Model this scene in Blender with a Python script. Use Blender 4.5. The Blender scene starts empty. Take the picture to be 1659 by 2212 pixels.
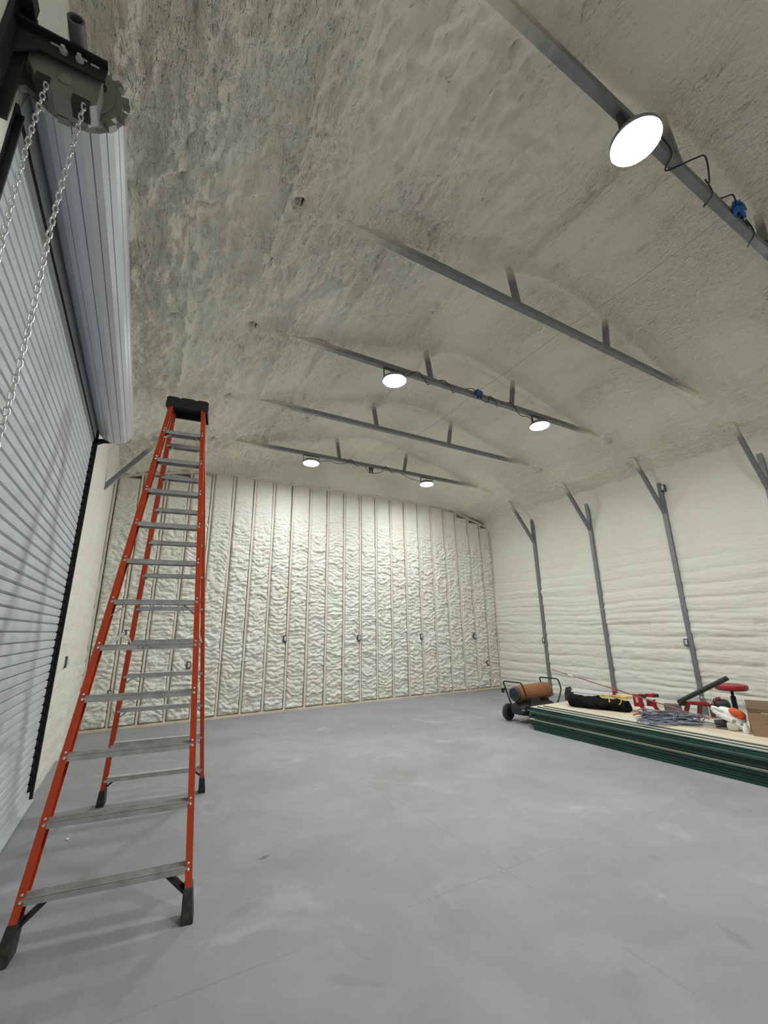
import bpy, math, random
import numpy as np
from mathutils import Vector, Matrix

rnd = random.Random(7)
SC = bpy.context.scene
COL = SC.collection
R = math.radians

# ------------------------------------------------------------------ camera
# solved from the 16 inch stud grid, the 5 ft frame spacing and the steel frames
F_PX = 904.0
CAM = Vector((0.7095, 0.0, 1.4835))
YAW, PITCH, ROLL = 0.5153, 0.2723, -0.0155
fw = Vector((math.sin(YAW)*math.cos(PITCH), math.cos(YAW)*math.cos(PITCH), math.sin(PITCH)))
r0 = Vector((math.cos(YAW), -math.sin(YAW), 0)); u0 = r0.cross(fw)
cr = r0*math.cos(ROLL) + u0*math.sin(ROLL)
cu = -r0*math.sin(ROLL) + u0*math.cos(ROLL)
cam_data = bpy.data.cameras.new('camera')
cam_data.sensor_fit = 'VERTICAL'; cam_data.sensor_height = 24.0
cam_data.lens = F_PX/2212*24.0
cam_data.clip_start = 0.02
cam = bpy.data.objects.new('camera', cam_data); COL.objects.link(cam)
cam.matrix_world = Matrix(((cr.x, cu.x, -fw.x, CAM.x), (cr.y, cu.y, -fw.y, CAM.y), (cr.z, cu.z, -fw.z, CAM.z), (0, 0, 0, 1)))
SC.camera = cam

# ------------------------------------------------------------------ world, exposure
w = bpy.data.worlds.new('world'); SC.world = w; w.use_nodes = True
w.node_tree.nodes['Background'].inputs[0].default_value = (0.02, 0.02, 0.022, 1)
w.node_tree.nodes['Background'].inputs[1].default_value = 1.0
vs = SC.view_settings
vs.view_transform = 'Standard'; vs.look = 'None'; vs.gamma = 1.0; vs.exposure = 0.0
vs.use_curve_mapping = False
LAMP_STRENGTH = 320.0
LAMP_COLOR = (0.95, 0.98, 1.0)

def at(px, py, ax, v):
    """point on the plane axis=v seen at a photo pixel"""
    d = fw + cr*((px-829.5)/F_PX) - cu*((py-1106)/F_PX)
    return CAM + d*((v-CAM[ax])/d[ax])

# ------------------------------------------------------------------ dimensions
W, D, Y0 = 8.93, 8.53, -3.7          # right wall, stud wall, wall behind the camera
EAVE, PITCHR = 4.24, 0.25
YF = {k: 6.982-(5-k)*1.5226 for k in range(-1, 6)}
ZC = 4.65                            # collar tie centre
DY0, DY1, DZ = 1.82, 5.46, 3.62      # door opening

# ------------------------------------------------------------------ materials
MATS = {}
def mat(name, col, rough=.6, metal=0.0, var=.0, vscale=8.0, bump=0.0, bscale=40.0, col2=None, emit=0.0, spec=None, stretch=None):
    if name in MATS: return MATS[name]
    m = bpy.data.materials.new(name); MATS[name] = m; m.use_nodes = True
    nt = m.node_tree; N = nt.nodes; L = nt.links; b = N['Principled BSDF']
    b.inputs['Roughness'].default_value = rough; b.inputs['Metallic'].default_value = metal
    if spec is not None: b.inputs['Specular IOR Level'].default_value = spec
    c = (*col, 1); b.inputs['Base Color'].default_value = c
    tc = N.new('ShaderNodeTexCoord'); src = tc.outputs['Object']
    if stretch:
        mp = N.new('ShaderNodeMapping'); mp.inputs['Scale'].default_value = stretch
        L.new(src, mp.inputs['Vector']); src = mp.outputs['Vector']
    if var > 0 or col2:
        n = N.new('ShaderNodeTexNoise'); n.inputs['Scale'].default_value = vscale; n.inputs['Detail'].default_value = 5
        L.new(src, n.inputs['Vector'])
        rp = N.new('ShaderNodeValToRGB'); rp.color_ramp.elements[0].position = .35; rp.color_ramp.elements[1].position = .68
        rp.color_ramp.elements[0].color = c
        c2 = col2 if col2 else tuple(max(0, x*(1-var)) for x in col)
        rp.color_ramp.elements[1].color = (*c2, 1)
        L.new(n.outputs['Fac'], rp.inputs['Fac']); L.new(rp.outputs['Color'], b.inputs['Base Color'])
    if bump > 0:
        n2 = N.new('ShaderNodeTexNoise'); n2.inputs['Scale'].default_value = bscale; n2.inputs['Detail'].default_value = 4
        L.new(src, n2.inputs['Vector'])
        bp = N.new('ShaderNodeBump'); bp.inputs['Strength'].default_value = 1.0; bp.inputs['Distance'].default_value = bump
        L.new(n2.outputs['Fac'], bp.inputs['Height']); L.new(bp.outputs['Normal'], b.inputs['Normal'])
    if emit > 0:
        b.inputs['Emission Color'].default_value = c; b.inputs['Emission Strength'].default_value = emit
    return m

FOAM = (0.80, 0.785, 0.66)
def foam_relief(name, col, col2, sc1, d1, sc2, d2, zone=None):
    """sprayed foam: cream with yellower patches and two scales of drip relief"""
    m = mat(name, col, .85, col2=col2, vscale=1.6, spec=.25); nt = m.node_tree; N = nt.nodes; L = nt.links; b = N['Principled BSDF']
    tc = N.new('ShaderNodeTexCoord'); prev = None
    for k, (sc, d) in enumerate(((sc1, d1), (sc2, d2))):
        mp = N.new('ShaderNodeMapping'); mp.inputs['Scale'].default_value = sc; L.new(tc.outputs['Object'], mp.inputs['Vector'])
        n = N.new('ShaderNodeTexNoise'); n.inputs['Scale'].default_value = 1.0; n.inputs['Detail'].default_value = 3; n.inputs['Distortion'].default_value = .5
        L.new(mp.outputs['Vector'], n.inputs['Vector']); hgt = n.outputs['Fac']
        if zone and k == 0:
            z = N.new('ShaderNodeTexNoise'); z.inputs['Scale'].default_value = zone; z.inputs['Detail'].default_value = 3; L.new(tc.outputs['Object'], z.inputs['Vector'])
            mr = N.new('ShaderNodeMapRange'); mr.inputs['From Min'].default_value = .38; mr.inputs['From Max'].default_value = .60; mr.inputs['To Min'].default_value = .35; mr.inputs['To Max'].default_value = 1.0
            L.new(z.outputs['Fac'], mr.inputs['Value']); mu = N.new('ShaderNodeMath'); mu.operation = 'MULTIPLY'; L.new(hgt, mu.inputs[0]); L.new(mr.outputs['Result'], mu.inputs[1]); hgt = mu.outputs[0]
        bp = N.new('ShaderNodeBump'); bp.inputs['Strength'].default_value = 1.0; bp.inputs['Distance'].default_value = d
        L.new(hgt, bp.inputs['Height'])
        if prev: L.new(prev, bp.inputs['Normal'])
        prev = bp.outputs['Normal']
    L.new(prev, b.inputs['Normal'])
    return m
M_foam_ceil = foam_relief('foam_ceiling', (0.87, 0.855, 0.745), (0.845, 0.815, 0.68), (36, 14, 22), .055, (75, 60, 70), .008, zone=.9)
M_foam_wall = foam_relief('foam_wall', (0.75, 0.74, 0.665), (0.73, 0.71, 0.61), (6, 3, 16), .012, (45, 45, 50), .004)
M_foam_back = foam_relief('foam_panel', (0.77, 0.775, 0.70), (0.74, 0.73, 0.625), (14, 14, 34), .022, (60, 60, 70), .006)
M_stud = mat('pine_stud', (0.66, 0.57, 0.45), .75, col2=(0.72, 0.68, 0.58), vscale=5.0, bump=.001, bscale=60, stretch=(3, 3, .5))
M_plate = mat('pine_plate', (0.66, 0.54, 0.38), .75, col2=(0.72, 0.64, 0.49), vscale=4.0)
M_gap = mat('dark_gap', (0.03, 0.025, 0.02), .9)
M_black = mat('black_steel', (0.009, 0.009, 0.010), .55)
M_blackp = mat('black_plastic', (0.02, 0.02, 0.021), .5)
M_rubber = mat('black_rubber', (0.022, 0.021, 0.02), .8, col2=(.06, .055, .05), vscale=30)
M_orange = mat('orange_fibreglass', (0.62, 0.062, 0.012), .38, var=.15, vscale=9)
M_alu = mat('ladder_aluminium', (0.52, 0.52, 0.51), .5, .2, var=.3, vscale=12)
M_rivet = mat('rivet_metal', (0.75, 0.74, 0.72), .35, .8)
M_door = mat('door_slat_grey', (0.56, 0.59, 0.61), .5, .0, var=.10, vscale=3.0)
M_roll = mat('door_roll_grey', (0.60, 0.62, 0.66), .33, .25, var=.06, vscale=3.0)
M_chain = mat('zinc_chain', (0.62, 0.64, 0.64), .3, .9)
M_guard = mat('guard_sheet', (0.24, 0.24, 0.21), .5, .4, var=.2, vscale=10)
M_pipe = mat('axle_pipe', (0.13, 0.12, 0.13), .6, .3)
M_blue = mat('blue_tape', (0.02, 0.12, 0.42), .5)
M_lamp_body = mat('lamp_housing', (0.30, 0.31, 0.33), .45, .3)
M_lens = mat('lamp_lens', LAMP_COLOR, .4, emit=LAMP_STRENGTH)
M_cable = mat('black_cable', (0.012, 0.012, 0.012), .5)
M_string = mat('pale_cable', (0.45, 0.43, 0.37), .7)
M_boxgrey = mat('steel_box', (0.10, 0.10, 0.105), .5, .4)
M_white = mat('white_plastic', (0.82, 0.82, 0.80), .4)
M_green = mat('green_painted_steel', (0.004, 0.048, 0.038), .42, var=.35, vscale=3)
M_cream = mat('cream_back_coat', (0.60, 0.51, 0.37), .55, col2=(.66, .60, .47), vscale=1.5)
M_heater = mat('heater_bronze', (0.34, 0.13, 0.05), .45, .25, col2=(.20, .09, .04), vscale=6)
M_darkgrey = mat('dark_grey_steel', (0.06, 0.06, 0.062), .5, .2)
M_red = mat('red_paint', (0.38, 0.012, 0.018), .4, var=.3, vscale=12)
M_redvinyl = mat('red_vinyl', (0.30, 0.012, 0.016), .38)
M_fabric = mat('black_canvas', (0.006, 0.006, 0.007), .9, bump=.006, bscale=18, spec=.15)
M_silver = mat('silver_pole', (0.80, 0.81, 0.82), .35, .25)
M_yellow = mat('yellow_rope', (0.62, 0.44, 0.02), .7)
M_cordgrey = mat('grey_cord', (0.11, 0.13, 0.17), .5, col2=(.26, .28, .33), vscale=20)
M_card = mat('cardboard', (0.33, 0.22, 0.125), .85, col2=(.29, .19, .105), vscale=3)
M_cardin = mat('cardboard_inner', (0.20, 0.135, 0.085), .9)
M_tank = mat('translucent_tank', (0.60, 0.57, 0.46), .45)
M_orangep = mat('orange_plastic', (0.62, 0.09, 0.02), .45)
M_crumb = mat('foam_crumb', (0.85, 0.84, 0.74), .8)
M_rodred = mat('rod_red', (0.22, 0.03, 0.03), .5, col2=(.30, .20, .18), vscale=4)

def steel_mat():
    """galvanised tube with cream foam overspray where it comes close to the sprayed roof"""
    m = bpy.data.materials.new('galvanised_tube'); m.use_nodes = True
    nt = m.node_tree; N = nt.nodes; L = nt.links; b = N['Principled BSDF']
    b.inputs['Roughness'].default_value = .5; b.inputs['Metallic'].default_value = .3
    g = N.new('ShaderNodeNewGeometry'); s = N.new('ShaderNodeSeparateXYZ'); L.new(g.outputs['Position'], s.inputs[0])
    def mth(op, a, bb=None, cc=None):
        n = N.new('ShaderNodeMath'); n.operation = op
        for i, v in enumerate((a, bb, cc)):
            if v is None: continue
            if isinstance(v, (int, float)): n.inputs[i].default_value = v
            else: L.new(v, n.inputs[i])
        return n.outputs[0]
    x2 = mth('SUBTRACT', W, s.outputs[0]); mn = mth('MINIMUM', s.outputs[0], x2)
    zc = mth('MULTIPLY_ADD', mn, PITCHR, EAVE-.03); d = mth('SUBTRACT', zc, s.outputs[2])
    no = N.new('ShaderNodeTexNoise'); no.inputs['Scale'].default_value = 9; no.inputs['Detail'].default_value = 4
    L.new(g.outputs['Position'], no.inputs['Vector'])
    d2 = mth('MULTIPLY_ADD', no.outputs['Fac'], .12, d)
    mr = N.new('ShaderNodeMapRange'); mr.interpolation_type = 'SMOOTHSTEP'
    mr.inputs['From Min'].default_value = .12; mr.inputs['From Max'].default_value = .27
    mr.inputs['To Min'].default_value = 1; mr.inputs['To Max'].default_value = 0
    L.new(d2, mr.inputs['Value'])
    rp = N.new('ShaderNodeValToRGB'); rp.color_ramp.elements[0].color = (.15, .155, .16, 1); rp.color_ramp.elements[1].color = (.26, .265, .27, 1)
    n2 = N.new('ShaderNodeTexNoise'); n2.inputs['Scale'].default_value = 14; L.new(g.outputs['Position'], n2.inputs['Vector'])
    L.new(n2.outputs['Fac'], rp.inputs['Fac'])
    mx = N.new('ShaderNodeMix'); mx.data_type = 'RGBA'
    L.new(mr.outputs['Result'], mx.inputs[0]); L.new(rp.outputs['Color'], mx.inputs[6]); mx.inputs[7].default_value = (.62, .59, .47, 1)
    L.new(mx.outputs[2], b.inputs['Base Color'])
    return m
M_steel = steel_mat()

def floor_mat():
    m = bpy.data.materials.new('concrete_floor'); m.use_nodes = True
    nt = m.node_tree; N = nt.nodes; L = nt.links; b = N['Principled BSDF']
    tc = N.new('ShaderNodeTexCoord'); P = tc.outputs['Object']
    def noise(sc, det=5, dist=0, vec=P, rough=.55):
        n = N.new('ShaderNodeTexNoise'); n.inputs['Scale'].default_value = sc; n.inputs['Detail'].default_value = det
        n.inputs['Distortion'].default_value = dist; n.inputs['Roughness'].default_value = rough; L.new(vec, n.inputs['Vector']); return n.outputs['Fac']
    def ramp(f, p0, p1, c0, c1):
        r_ = N.new('ShaderNodeValToRGB'); e = r_.color_ramp.elements
        e[0].position = p0; e[1].position = p1; e[0].color = c0; e[1].color = c1; L.new(f, r_.inputs['Fac']); return r_.outputs['Color']
    def mix(f, a, c, typ='MIX'):
        x = N.new('ShaderNodeMix'); x.data_type = 'RGBA'; x.blend_type = typ
        if isinstance(f, float): x.inputs[0].default_value = f
        else: L.new(f, x.inputs[0])
        for i, v in ((6, a), (7, c)):
            if isinstance(v, tuple): x.inputs[i].default_value = v
            else: L.new(v, x.inputs[i])
        return x.outputs[2]
    base = ramp(noise(.55, 6, .6), .35, .7, (.285, .284, .292, 1), (.355, .356, .372, 1))
    smear = ramp(noise(1.7, 7, 1.2, rough=.65), .40, .66, (.87, .87, .865, 1), (1, 1, 1, 1))
    c = mix(1.0, base, smear, 'MULTIPLY')
    stain = ramp(noise(3.1, 6, .8), .67, .80, (1, 1, 1, 1), (.72, .70, .67, 1))
    c = mix(.8, c, stain, 'MULTIPLY')
    pale = ramp(noise(1.1, 7, 1.5), .60, .74, (0, 0, 0, 1), (.5, .5, .5, 1))
    c = mix(pale, c, (.50, .50, .51, 1))
    fine = ramp(noise(220, 2), .3, .7, (.93, .93, .93, 1), (1.05, 1.05, 1.05, 1))
    c = mix(1.0, c, fine, 'MULTIPLY')
    sp = N.new('ShaderNodeSeparateXYZ'); L.new(P, sp.inputs[0])
    def mth(op, a, bb):
        n = N.new('ShaderNodeMath'); n.operation = op
        for i, v in enumerate((a, bb)):
            if isinstance(v, (int, float)): n.inputs[i].default_value = v
            else: L.new(v, n.inputs[i])
        return n.outputs[0]
    brk = noise(1.3, 3)
    for axis, v in ((0, 2.905), (1, 2.40)):     # faint sawn control joints
        dd = mth('ABSOLUTE', mth('SUBTRACT', sp.outputs[axis], v), 0)
        ln = mth('LESS_THAN', dd, .0045)
        f = mth('MULTIPLY', ln, mth('MULTIPLY', mth('GREATER_THAN', brk, .47), .35))
        c = mix(f, c, (.17, .165, .16, 1))
    # scuffs and old spills where the photo shows them
    for (qx, qy, rx, ry, rot, colr, a) in ((570, 1852, .055, .020, .3, (.10, .095, .09, 1), .75), (535, 1962, .13, .05, .2, (.20, .195, .19, 1), .40), (850, 1678, .42, .26, .6, (.235, .215, .20, 1), .50),
                                      (1590, 2025, .10, .04, 1.2, (.17, .165, .16, 1), .45), (1350, 2120, .12, .07, .6, (.20, .19, .18, 1), .35), (770, 2120, .03, .16, .9, (.20, .19, .18, 1), .45), (680, 1700, .05, .02, .2, (.17, .165, .16, 1), .4)):
        q = at(qx, qy, 2, 0)
        va = N.new('ShaderNodeVectorMath'); va.operation = 'SUBTRACT'; L.new(P, va.inputs[0]); va.inputs[1].default_value = q
        mp = N.new('ShaderNodeMapping'); mp.vector_type = 'TEXTURE'; mp.inputs['Rotation'].default_value = (0, 0, rot); mp.inputs['Scale'].default_value = (rx, ry, 1); L.new(va.outputs[0], mp.inputs['Vector'])
        ln_ = N.new('ShaderNodeVectorMath'); ln_.operation = 'LENGTH'; L.new(mp.outputs['Vector'], ln_.inputs[0])
        dd = mth('ADD', ln_.outputs['Value'], mth('MULTIPLY', mth('SUBTRACT', noise(1.2/max(ry, .03), 4), .5), 2.2))
        mr = N.new('ShaderNodeMapRange'); mr.interpolation_type = 'SMOOTHSTEP'; mr.inputs['From Min'].default_value = .45; mr.inputs['From Max'].default_value = 1.15; mr.inputs['To Min'].default_value = a; mr.inputs['To Max'].default_value = 0
        L.new(dd, mr.inputs['Value']); c = mix(mr.outputs['Result'], c, colr)
    L.new(c, b.inputs['Base Color'])
    rr = ramp(noise(1.5, 5), .3, .7, (.5, .5, .5, 1), (.72, .72, .72, 1)); L.new(rr, b.inputs['Roughness'])
    b.inputs['Specular IOR Level'].default_value = .35
    bp = N.new('ShaderNodeBump'); bp.inputs['Distance'].default_value = .002; bp.inputs['Strength'].default_value = .5
    L.new(noise(60, 3), bp.inputs['Height']); L.new(bp.outputs['Normal'], b.inputs['Normal'])
    return m
M_floor = floor_mat()

# ------------------------------------------------------------------ object helpers
def link(name, me, parent=None):
    o = bpy.data.objects.new(name, me); COL.objects.link(o)
    if parent: o.parent = parent
    return o
def tag(o, label=None, cat=None, group=None, kind=None):
    if label: o['label'] = label
    if cat: o['category'] = cat
    if group: o['group'] = group
    if kind: o['kind'] = kind
    return o
def thing(name, label, cat, loc=(0, 0, 0), rz=0.0, group=None):
    o = bpy.data.objects.new(name, None); COL.objects.link(o); o.empty_display_size = .1
    o.location = loc; o.rotation_euler = (0, 0, rz)
    return tag(o, label, cat, group)

class MB:
    def __init__(s): s.v = []; s.f = []; s.mi = []
    def add(s, vs, fs, m=0):
        b = len(s.v); s.v += [tuple(v) for v in vs]; s.f += [tuple(b+i for i in f) for f in fs]; s.mi += [m]*len(fs); return s
    def hexa(s, P, m=0):
        return s.add(P, [(0, 3, 2, 1), (4, 5, 6, 7), (0, 1, 5, 4), (1, 2, 6, 5), (2, 3, 7, 6), (3, 0, 4, 7)], m)
    def box(s, c, d, M=None, m=0):
        x, y, z = d[0]/2, d[1]/2, d[2]/2
        P = [Vector(p) for p in ((-x, -y, -z), (x, -y, -z), (x, y, -z), (-x, y, -z), (-x, -y, z), (x, -y, z), (x, y, z), (-x, y, z))]
        P = [(M @ p if M else p)+Vector(c) for p in P]
        return s.hexa(P, m)
    def beam(s, a, b, wd, ht, up=(0, 0, 1), m=0, wd2=None, ht2=None):
        a, b = Vector(a), Vector(b); t = (b-a).normalized(); u = Vector(up)
        sd = t.cross(u)
        if sd.length < 1e-4: sd = t.cross(Vector((1, 0, 0)))
        sd.normalize(); u = sd.cross(t)
        P = []
        for p, ww, hh in ((a, wd, ht), (b, wd2 or wd, ht2 or ht)):
            P += [p-sd*ww/2-u*hh/2, p+sd*ww/2-u*hh/2, p+sd*ww/2+u*hh/2, p-sd*ww/2+u*hh/2]
        return s.hexa(P, m)
    def tube(s, pts, r, n=8, m=0, closed=False, caps=True):
        pts = [Vector(p) for p in pts]; N = len(pts); rs = r if isinstance(r, (list, tuple)) else [r]*N
        ref = None; rings = []
        for i, p in enumerate(pts):
            if closed: t = (pts[(i+1) % N]-pts[i-1])
            else: t = pts[min(i+1, N-1)]-pts[max(i-1, 0)]
            if t.length < 1e-9: t = Vector((0, 0, 1))
            t.normalize()
            if ref is None:
                ref = t.orthogonal().normalized()
            ref = (ref - t*ref.dot(t))
            if ref.length < 1e-6: ref = t.orthogonal()
            ref.normalize(); bi = t.cross(ref)
            rings.append([p+(ref*math.cos(2*math.pi*k/n)+bi*math.sin(2*math.pi*k/n))*rs[i] for k in range(n)])
        vs = [v for rg in rings for v in rg]; fs = []
        for i in range(N if closed else N-1):
            j = (i+1) % N
            for k in range(n): fs.append((i*n+k, i*n+(k+1) % n, j*n+(k+1) % n, j*n+k))
        if caps and not closed:
            fs.append(tuple(range(n-1, -1, -1))); fs.append(tuple((N-1)*n+k for k in range(n)))
        return s.add(vs, fs, m)
    def lathe(s, prof, c=(0, 0, 0), M=None, n=24, m=0):
        """prof: (radius, z) list, closed with end fans"""
        vs = []; fs = []
        for r_, z in prof:
            for k in range(n):
                a = 2*math.pi*k/n; p = Vector((r_*math.cos(a), r_*math.sin(a), z)); vs.append((M @ p if M else p)+Vector(c))
        for i in range(len(prof)-1):
            for k in range(n): fs.append((i*n+k, i*n+(k+1) % n, (i+1)*n+(k+1) % n, (i+1)*n+k))
        fs.append(tuple(range(n-1, -1, -1))); fs.append(tuple((len(prof)-1)*n+k for k in range(n)))
        return s.add(vs, fs, m)
    def prism(s, outline, a, b, fn, m=0, caps=True):
        """outline: 2d list; fn(u, v, t) -> point; t=a and t=b ends"""
        n = len(outline); vs = [fn(u, v, a) for u, v in outline]+[fn(u, v, b) for u, v in outline]
        fs = [(i, (i+1) % n, n+(i+1) % n, n+i) for i in range(n)]
        if caps: fs += [tuple(range(n-1, -1, -1)), tuple(range(n, 2*n))]
        return s.add(vs, fs, m)
    def ball(s, c, rad, nu=16, nv=10, M=None, m=0, sq=1.0):
        vs = []; fs = []
        pw = lambda t: math.copysign(abs(t)**sq, t)
        for j in range(nv+1):
            ph = -math.pi/2+math.pi*j/nv
            for i in range(nu):
                th = 2*math.pi*i/nu
                p = Vector((rad[0]*pw(math.cos(ph))*pw(math.cos(th)), rad[1]*pw(math.cos(ph))*pw(math.sin(th)), rad[2]*pw(math.sin(ph))))
                vs.append((M @ p if M else p)+Vector(c))
        for j in range(nv):
            for i in range(nu): fs.append((j*nu+i, j*nu+(i+1) % nu, (j+1)*nu+(i+1) % nu, (j+1)*nu+i))
        return s.add(vs, fs, m)
    def mesh(s, name, mats, smooth=False, bevel=0):
        me = bpy.data.meshes.new(name); me.from_pydata(s.v, [], s.f)
        if not isinstance(mats, (list, tuple)): mats = [mats]
        for mm in mats: me.materials.append(mm)
        if len(mats) > 1: me.polygons.foreach_set('material_index', s.mi)
        if smooth: me.polygons.foreach_set('use_smooth', [True]*len(me.polygons))
        me.update(); return me
    def build(s, name, mats, parent=None, smooth=False, bevel=0.0):
        o = link(name, s.mesh(name, mats, smooth), parent)
        if bevel:
            md = o.modifiers.new('bevel', 'BEVEL'); md.width = bevel; md.segments = 2; md.limit_method = 'ANGLE'
        if smooth:
            try: o.data.set_sharp_from_angle(angle=R(40))
            except Exception: pass
        return o

# ------------------------------------------------------------------ numpy noise
_rs = np.random.RandomState(3); _TAB = _rs.rand(256, 256)
def vn(x, y, s=0):
    x = np.asarray(x, float)+s*17.31; y = np.asarray(y, float)+s*9.73
    xi = np.floor(x).astype(int); yi = np.floor(y).astype(int); fx = x-xi; fy = y-yi
    fx = fx*fx*(3-2*fx); fy = fy*fy*(3-2*fy)
    g = lambda a, b: _TAB[a & 255, b & 255]
    return (g(xi, yi)*(1-fx)+g(xi+1, yi)*fx)*(1-fy)+(g(xi, yi+1)*(1-fx)+g(xi+1, yi+1)*fx)*fy
def fbm(x, y, o=4, s=0):
    t = 0; a = .5; tot = 0
    for i in range(o):
        t = t+a*vn(x*2**i, y*2**i, s+i*3); tot += a; a *= .5
    return t/tot
def billow(x, y, o=3, s=0):
    t = 0; a = .5; tot = 0
    for i in range(o):
        t = t+a*np.abs(2*vn(x*2**i, y*2**i, s+i*5)-1); tot += a; a *= .55
    return t/tot
def worley(x, y, s=0):
    xi = np.floor(x).astype(int); yi = np.floor(y).astype(int); d = np.full(x.shape, 9.0)
    for i in (-1, 0, 1):
        for j in (-1, 0, 1):
            cx = xi+i; cy = yi+j; a = (cx*7+s*13) & 255; b_ = (cy*11+s*29+cx*3) & 255
            px = cx+.15+.7*_TAB[a, b_]; py = cy+.15+.7*_TAB[b_, (a+91) & 255]
            d = np.minimum(d, (x-px)**2+(y-py)**2)
    return np.sqrt(d)
def sstep(a, b, x):
    t = np.clip((x-a)/(b-a), 0, 1); return t*t*(3-2*t)
def smin(a, b, k):
    h = np.clip(.5+.5*(b-a)/k, 0, 1); return b*(1-h)+a*h-k*h*(1-h)

def grid_mesh(name, X, Y, Z, material, mask=None, flip=False, smooth=True):
    n, m = X.shape
    me = bpy.data.meshes.new(name)
    co = np.stack([X, Y, Z], -1).reshape(-1, 3).astype(np.float32)
    idx = np.arange(n*m).reshape(n, m)
    q = np.stack([idx[:-1, :-1], idx[1:, :-1], idx[1:, 1:], idx[:-1, 1:]], -1).reshape(-1, 4)
    if mask is not None: q = q[mask[:-1, :-1].reshape(-1)]
    if flip: q = q[:, ::-1]
    me.vertices.add(len(co)); me.vertices.foreach_set('co', co.ravel())
    me.loops.add(q.size); me.loops.foreach_set('vertex_index', q.ravel().astype(np.int32))
    me.polygons.add(len(q)); me.polygons.foreach_set('loop_start', np.arange(0, q.size, 4, dtype=np.int32))
    me.polygons.foreach_set('use_smooth', np.full(len(q), smooth))
    me.materials.append(material); me.update(calc_edges=True); me.validate()
    return me

# ================================================================== SETTING
# ---- floor slab
me = MB().box(((W)/2, (Y0+D)/2, -.06), (W+.6, D-Y0+.6, .12)).mesh('floor', M_floor)
tag(link('floor', me), 'grey mottled concrete floor slab with faint sawn joints', kind='structure')

# ---- sprayed foam roof
def roof_base(x, y):
    t = np.minimum(x, W-x)
    z = EAVE+PITCHR*t
    z = smin(z, EAVE+PITCHR*W/2-.03+0*x, .12)
    end = 4.60+(8.50-y)*1.5
    z = smin(z, end, .22)
    return z
ys = np.concatenate([np.arange(Y0, .3, .07), np.arange(.3, D+.03, .016)])
xs = np.linspace(-.06, W+.06, 600)
X, Y = np.meshgrid(xs, ys, indexing='ij')
Z = roof_base(X, Y)
zone = sstep(.35, .62, fbm(X*.55, Y*.40, 3, 11))            # rough and smooth passes of the spray gun
near = sstep(3.2, 1.2, X)
rough = np.clip(.25+.75*zone+.55*near, 0, 1.25)
wx = X+.08*(fbm(X*3, Y*3, 2, 5)-.5); wy = Y+.10*(fbm(X*3, Y*3, 2, 8)-.5)
h = .075*rough*(billow(wx*6.5, wy*3.4, 3, 21)-.30)
h += .040*rough*(fbm(wx*20, wy*12, 2, 31)-.5)
h += .045*(fbm(X*1.7, Y*.9, 3, 41)-.5)
for k in range(18):                                           # crusty rows running with the purlins
    x0 = .25+k*.5; amp = .018+.020*((k*37) % 5)/4
    c = x0+.07*(fbm(Y*.9, Y*0+k*3.3, 3, 51)-.5)
    g = np.exp(-((X-c)/.05)**2)*sstep(.38, .62, fbm(Y*1.3, Y*0+k*1.7, 3, 61))
    h -= amp*g*(1.2+2.2*(fbm(X*26, Y*12, 2, 71)-.5)*2)
rough = rough*(1-.5*sstep(4.6, 7.2, X))
h = h*(1-.45*sstep(4.6, 7.2, X))
rows = 0*X                                                    # crusty rows of lumps with sharp creases between them
for k, (x0, wd_, a_) in enumerate(((.62, .13, 1.0), (1.02, .10, .75), (1.95, .10, .8), (2.55, .09, .75), (3.3, .08, .55), (4.46, .09, .5), (5.4, .08, .5), (6.5, .09, .6), (7.45, .10, .6), (8.25, .10, .5))):
    c = x0+.22*(fbm(Y*.55, Y*0+k*2.9, 3, 151)-.5)
    rows = np.maximum(rows, a_*np.exp(-((X-c)/wd_)**2)*sstep(.34, .55, fbm(Y*.8, X*.6+k*4.1, 3, 161)))
wl1 = worley(wx*8.5, wy*5.2, 1); wl2 = worley(wx*19, wy*12, 2)
lump1 = np.sqrt(np.clip(1-(wl1/.80)**2, 0, 1)); lump2 = np.sqrt(np.clip(1-(wl2/.80)**2, 0, 1))
h -= (.055*rows+.012*rough)*(lump1-.5)
h -= (.016*rows+.011*rough)*(lump2-.5)
for k in range(-1, 6):                                        # foam wrapped over every rafter
    yk = YF[k]+.02*(fbm(X*1.5, X*0+k, 2, 81)-.5)
    g = np.exp(-((Y-yk)/.055)**2)
    T_ = np.minimum(X, W-X)
    h -= g*(.050+.03*fbm(X*4, Y*4, 3, 91))*sstep(1.40, 1.54, T_)
    h += .11*np.exp(-((T_-1.365)/.055)**2-((Y-yk)/.045)**2)
    g2 = np.exp(-((Y-yk-.16)/.03)**2)+np.exp(-((Y-yk+.15)/.03)**2)
    h += g2*.018*sstep(.4, .6, fbm(X*2.2, X*0+k*2.1, 3, 95))
Z = Z+h
roof = tag(link('ceiling', grid_mesh('ceiling', X, Y, Z, M_foam_ceil, flip=True)), 'lumpy cream sprayed foam roof following the gable', kind='structure')
me = MB().box((W/2, (Y0+D)/2, 5.75), (W+.6, D-Y0+.6, .1)).mesh('roof_deck', M_gap)
tag(link('roof_deck', me, roof))

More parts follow.
